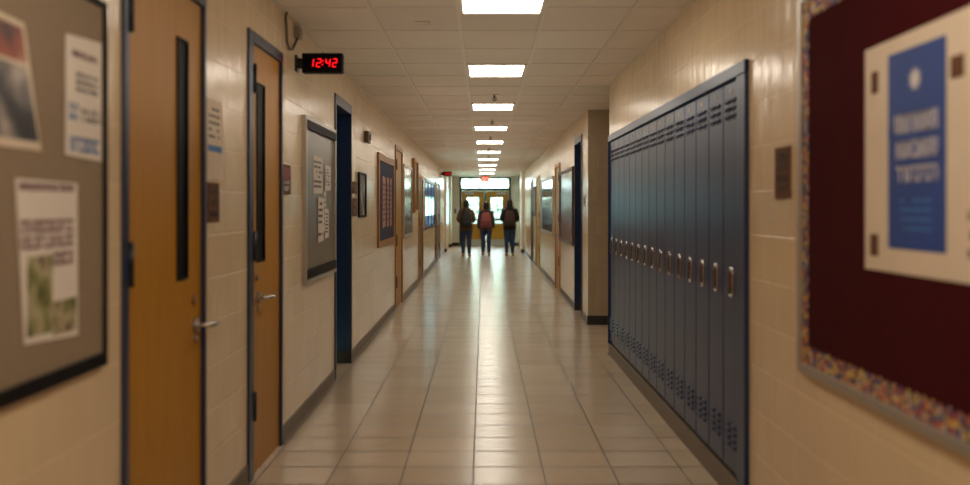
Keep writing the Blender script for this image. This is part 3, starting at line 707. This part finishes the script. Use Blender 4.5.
# ------------------------------------------------------------------ people
def person(name_lab,X,Y,H,jacket,pose,hairlong,pack,packlab,jean=M_jeans,turn=0,gait=.0):
    s=H/1.65
    t=thing('person',(X,Y,0),name_lab,'person'); t.rotation_euler=(0,0,turn); t.scale=(s,s,s)
    ORI[t.name]=(0,0,0)
    body=MB()
    # facing +Y ; heights for 1.65 m
    body.loft([(0,0,.80,.13,.10),(0,0,.86,.165,.115),(0,-.005,.92,.165,.11),(0,0,1.03,.125,.09),(0,0,1.15,.14,.1),(0,0,1.27,.165,.105),(0,0,1.34,.16,.09),(0,-.005,1.385,.10,.065),(0,0,1.42,.052,.052),(0,.006,1.46,.05,.052),(0,.01,1.50,.048,.052)])
    body.ball((0,.018,1.55),(.073,.09,.105)); body.ball((0,.05,1.495),(.045,.045,.04))
    body.tube([(0,.105,1.56),(0,.122,1.53),(0,.11,1.52)],[.008,.013,.01],8,True)
    for sx in (-1,1): body.ball((sx*.075,.012,1.545),(.012,.02,.03))
    legs={}
    for sx in (-1,1):
        g=gait*sx
        hip=(sx*.085,0,.86); kn=(sx*.088,.012+g*.6,.46); an=(sx*.088,-.01+g,.09)
        body.tube([hip,(sx*.09,.005+g*.3,.68),kn,(sx*.088,-.012+g*.8,.33),an],[.085,.075,.052,.052,.036],14,True)
        body.tube([(sx*.09,-.03+g,.045),(sx*.095,.06+g,.035),(sx*.105,.15+g,.025)],[.036,.036,.022],12,True)
        legs[sx]=(hip,kn,an,g)
    arms={}
    for sx in (-1,1):
        sh=(sx*.165,-.005,1.345)
        if pose=='bent': el=(sx*.245,-.02,1.09); wr=(sx*.20,.20,1.02); hd=(sx*.17,.27,1.03); dirv=Vector((-sx*.35,.93,.05))
        elif pose=='down': el=(sx*.225,-.025,1.08); wr=(sx*.235,.06,.86); hd=(sx*.235,.085,.79); dirv=Vector((0,.25,-.97))
        else: el=(sx*.235,-.03,1.08); wr=(sx*.255,.10,.90); hd=(sx*.25,.14,.84); dirv=Vector((-sx*.1,.5,-.85))
        body.tube([(sx*.12,0,1.35),sh,((sh[0]+el[0])/2,-.01,1.22),el,((el[0]+wr[0])/2,(el[1]+wr[1])/2,(el[2]+wr[2])/2),wr],[.05,.052,.045,.036,.034,.024],12,True)
        # palm and fingers
        dirv.normalize(); side=Vector((0,1,0)) if pose!='bent' else Vector((0,0,1)); side=(side-dirv*side.dot(dirv)).normalized(); nrm=Vector((-sx,0,0))
        w_=Vector(wr); p=w_+dirv*.045
        for q in (-.024,-.008,.008,.024): body.tube([w_,p+side*q*.7,w_+dirv*.085+side*q],[.018,.013,.0105],8,True)
        for q,ln in ((-.024,.058),(-.008,.07),(.008,.076),(.024,.066)):
            a=w_+dirv*.088+side*q*1.05
            body.tube([a,a+dirv*ln*.5+nrm*.006,a+dirv*ln*.9+nrm*.022],[.0092,.0085,.0072],8,True)
        a=w_+dirv*.03+side*.024; body.tube([a,a+dirv*.03+side*.022+nrm*.008,a+dirv*.062+side*.026+nrm*.018],[.012,.0105,.009],8,True)
        arms[sx]=(sh,el,wr)
    body.build('body',M_skin,t,remesh=.0075,smooth=2)
    for sx in (-1,1): MB().ball((sx*.028,.100,1.565),(.012,.008,.008),8,6).build('eye',M_eye,t)
    m=MB(); m.tube([(-.022,.104,1.497),(0,.110,1.495),(.022,.104,1.497)],.005,6,True); m.build('mouth',plain('lips',(130,60,56),.5),t)
    # trousers
    m=MB(); m.loft([(0,0,.80,.15,.115),(0,0,.86,.182,.13),(0,0,.93,.175,.12),(0,0,1.0,.145,.105)])
    for sx in (-1,1):
        hip,kn,an,g=legs[sx]
        m.tube([hip,(sx*.092,.005+g*.3,.68),kn,(sx*.09,-.012+g*.8,.33),(an[0],an[1],.075)],[.096,.088,.068,.064,.05],16)
    m.build('jeans',jean,t,remesh=.012,smooth=3)
    # jacket
    m=MB(); m.loft([(0,0,.765,.185,.14),(0,0,.80,.195,.145),(0,0,.90,.192,.14),(0,0,1.02,.175,.125),(0,0,1.15,.18,.125),(0,0,1.27,.195,.125),(0,-.005,1.345,.185,.11),(0,-.01,1.395,.12,.09),(0,-.01,1.435,.075,.072)])
    for sx in (-1,1):
        sh,el,wr=arms[sx]
        m.tube([(sx*.11,0,1.34),sh,((sh[0]+el[0])/2,-.012,1.215),el,((el[0]+wr[0])/2,(el[1]+wr[1])/2,(el[2]+wr[2])/2),wr],[.062,.068,.064,.056,.05,.04],14,True)
    m.tube([(-.07,.0,1.43),(-.05,-.07,1.41),(0,-.10,1.395),(.05,-.07,1.41),(.07,0,1.43)],.034,10,True)
    m.build('jacket',jacket,t,remesh=.013,smooth=4)
    for sx in (-1,1):
        g=legs[sx][3]; m=MB(); m.tube([(sx*.09,-.05+g,.05),(sx*.095,.03+g,.047),(sx*.105,.12+g,.038),(sx*.11,.17+g,.034)],[.042,.045,.044,.032],14,True)
        m.box(sx*.1-.042,sx*.1+.042,-.08+g,.19+g,.001,.02); m.build('shoe',M_shoe,t,remesh=.008,smooth=2)
    # hair
    m=MB(); m.ball((0,-.002,1.572),(.088,.096,.098))
    if hairlong=='long':
        m.loft([(0,-.045,1.30,.05,.03),(0,-.05,1.36,.075,.042),(0,-.04,1.45,.088,.06),(0,-.03,1.53,.09,.075),(0,-.015,1.58,.085,.08)])
    elif hairlong=='tied':
        m.ball((0,-.07,1.50),(.05,.045,.055)); m.loft([(0,-.095,1.28,.025,.02),(0,-.1,1.36,.045,.03),(0,-.09,1.44,.045,.035),(0,-.06,1.52,.05,.05)])
    else:
        m.loft([(0,-.035,1.43,.06,.05),(0,-.03,1.48,.08,.07),(0,-.02,1.55,.085,.08)]); 
    m.build('hair',M_hair,t,remesh=.01,smooth=2)
    # backpack: a thing of its own
    p=thing('backpack',(X,Y,.85*s),packlab,'backpack'); p.scale=(s,s,s); p.rotation_euler=(0,0,turn); ORI[p.name]=(0,0,.85)
    mat,mat2=pack
    m=MB()
    def rr(cx,cy,z,hx,hy,r=.5,n=24):
        return [(cx+hx*(abs(math.cos(2*PI*k/n))**r)*(1 if math.cos(2*PI*k/n)>=0 else -1), cy+hy*(abs(math.sin(2*PI*k/n))**r)*(1 if math.sin(2*PI*k/n)>=0 else -1), z) for k in range(n)]
    m.rings([rr(0,-.20,.86,.13,.06),rr(0,-.205,.88,.155,.078),rr(0,-.205,1.0,.165,.085),rr(0,-.2,1.15,.155,.08),rr(0,-.195,1.25,.135,.07),rr(0,-.19,1.31,.095,.055),rr(0,-.185,1.335,.05,.03)])
    m.build('bag_body',mat,p)
    m=MB(); m.rings([rr(0,-.285,.885,.10,.02),rr(0,-.295,.91,.12,.03),rr(0,-.295,1.02,.12,.03),rr(0,-.285,1.07,.10,.018)]); m.build('front_pocket',mat2,p)
    m=MB(); m.tube([(-.03,-.20,1.33),(-.02,-.21,1.365),(.02,-.21,1.365),(.03,-.20,1.33)],.007,8); m.build('handle',mat2,p)
    for sx in (-1,1):
        m=MB(); m.tube([(sx*.06,-.14,1.33),(sx*.085,-.11,1.405),(sx*.105,-.03,1.432),(sx*.115,.06,1.405),(sx*.12,.125,1.30),(sx*.125,.14,1.15),(sx*.15,.10,1.0),(sx*.17,-.02,.93),(sx*.13,-.14,.91)],.016,8); m.build('strap',mat2,p)
    m=MB(); m.tube([(-.12,-.262,1.10),(-.115,-.268,1.2),(-.06,-.25,1.28),(0,-.245,1.30),(.06,-.25,1.28),(.115,-.268,1.2),(.12,-.262,1.10)],.004,6); m.build('zip',M_spr,p)
jk1=plain('brown_jacket',(92,68,50),.8,scale=14); jk2=plain('charcoal_jacket',(80,74,76),.8,scale=14); jk3=plain('black_jacket',(26,26,28),.75,scale=14)
person('person in a brown jacket and jeans walking with a black backpack',-.515,28.35,1.66,jk1,'bent','short',(plain('black_bag',(24,24,26),.6),plain('black_bag_trim',(14,14,15),.5)),'black backpack worn by the person in the brown jacket',gait=.02)
person('person in a charcoal jacket between two others with a pink backpack',.075,29.1,1.62,jk2,'down','long',(plain('pink_bag',(168,92,92),.7),plain('pink_bag_trim',(120,58,62),.6)),'dusty pink backpack worn by the middle person',gait=-.02)
person('person in a black jacket with long dark hair and brown backpack',.79,28.75,1.69,jk3,'bent','long',(plain('brown_bag',(74,46,42),.7),plain('brown_bag_trim',(44,28,26),.6)),'brown backpack worn by the person in the black jacket',gait=.015)

# ------------------------------------------------------------------ outdoors
M_grass=plain('lawn',(110,140,84),.9,scale=2,var=.3); M_pave=plain('concrete_path',(190,186,176),.8)
tag(MB().box(-60,60,-20,110,-.4,-.2).build('ground',M_grass),'green lawn outside the exit doors',None,None,'structure')
tag(MB().box(-1.5,1.7,END+.16,80,-.2,-.02).build('path',M_pave),'pale concrete path outside the exit doors',None,None,'structure')
M_leaf=plain('pale_foliage',(164,190,160),.8,scale=4,var=.25); M_bark=plain('bark',(84,66,50),.9)
def tree(x,y,h,lab):
    t=thing('tree',(x,y,-.2),lab,'tree','trees beyond the glass')
    m=MB(); m.tube([(x,y,-.2),(x+.05,y,h*.3),(x,y,h*.6)],[.22,.16,.1],10); 
    for k in range(4):
        a=k*1.6; m.tube([(x,y,h*.4),(x+math.cos(a)*h*.15,y+math.sin(a)*h*.15,h*.62)],[.09,.04],8)
    m.build('trunk',M_bark,t)
    m=MB()
    for k in range(1500):
        a=random.uniform(0,2*PI); u=random.uniform(-1,1); r=random.random()**.4; q=math.sqrt(1-u*u)
        c=Vector((x+h*.34*r*q*math.cos(a),y+h*.34*r*q*math.sin(a),h*.68+h*.36*r*u))
        d1=Vector((random.gauss(0,1),random.gauss(0,1),random.gauss(0,1))).normalized(); d2=d1.orthogonal().normalized(); z_=h*.022
        m.add([c-d1*z_,c+d2*z_*.6,c+d1*z_,c-d2*z_*.6],[(0,1,2,3)])
    m.build('foliage',M_leaf,t)
mh=MB()
for k in range(9000):
    c=Vector((random.uniform(-9,9),63+random.gauss(0,.5),-.2+2.9*random.random()**.7)); d1=Vector((random.gauss(0,1),random.gauss(0,.6),random.gauss(0,1))).normalized(); d2=d1.orthogonal().normalized(); q=.16
    mh.add([c-d1*q,c+d2*q*.6,c+d1*q,c-d2*q*.6],[(0,1,2,3)])
hg=thing('hedge',(0,63,-.2),'pale green clipped hedge outside beyond the exit doors','hedge')
mh.build('foliage',plain('hedge_leaf',(190,206,192),.8,scale=1,var=.2),hg); MB().box(-9,9,63.4,63.7,-.2,2.5).build('hedge_core',plain('hedge_inner',(140,160,146),.9),hg)
tree(-2.4,56,6.5,'pale leafy tree outside beyond the left exit door'); tree(2.6,60,6,'pale leafy tree outside beyond the right exit door')
tree(.2,74,8.5,'pale leafy tree far outside between the exit doors'); tree(-9,24,6,'pale leafy tree outside the side window')

# ------------------------------------------------------------------ light, world, camera
wd=bpy.data.worlds.new('sky'); S.world=wd; wd.use_nodes=True; nt=wd.node_tree; bg=nt.nodes['Background']
tc=N(nt,'ShaderNodeTexCoord'); nz=N(nt,'ShaderNodeTexNoise'); nz.inputs['Scale'].default_value=3; L(nt,tc.outputs['Generated'],nz.inputs['Vector'])
L(nt,mixc(nt,nz.outputs['Fac'],(.70,.86,1,1),(.92,.97,1,1)),bg.inputs[0]); bg.inputs[1].default_value=9.0
cam=bpy.data.cameras.new('camera'); co=bpy.data.objects.new('camera',cam); C.objects.link(co); S.camera=co
co.location=(0,0,1.5); co.rotation_euler=(PI/2,0,0)
cam.sensor_width=36; cam.lens=36*950/970; cam.shift_x=1.5/970; cam.shift_y=-36.5/970
cam.clip_start=.05; cam.clip_end=300
cam.dof.use_dof=True; cam.dof.focus_distance=11; cam.dof.aperture_fstop=1.25
S.cycles.use_denoising=True; S.cycles.max_bounces=8; S.cycles.diffuse_bounces=5; S.cycles.glossy_bounces=4; S.cycles.transparent_max_bounces=8
S.cycles.sample_clamp_indirect=6
S.view_settings.view_transform='Standard'
try: S.view_settings.look='None'
except Exception: pass
S.view_settings.exposure=.8
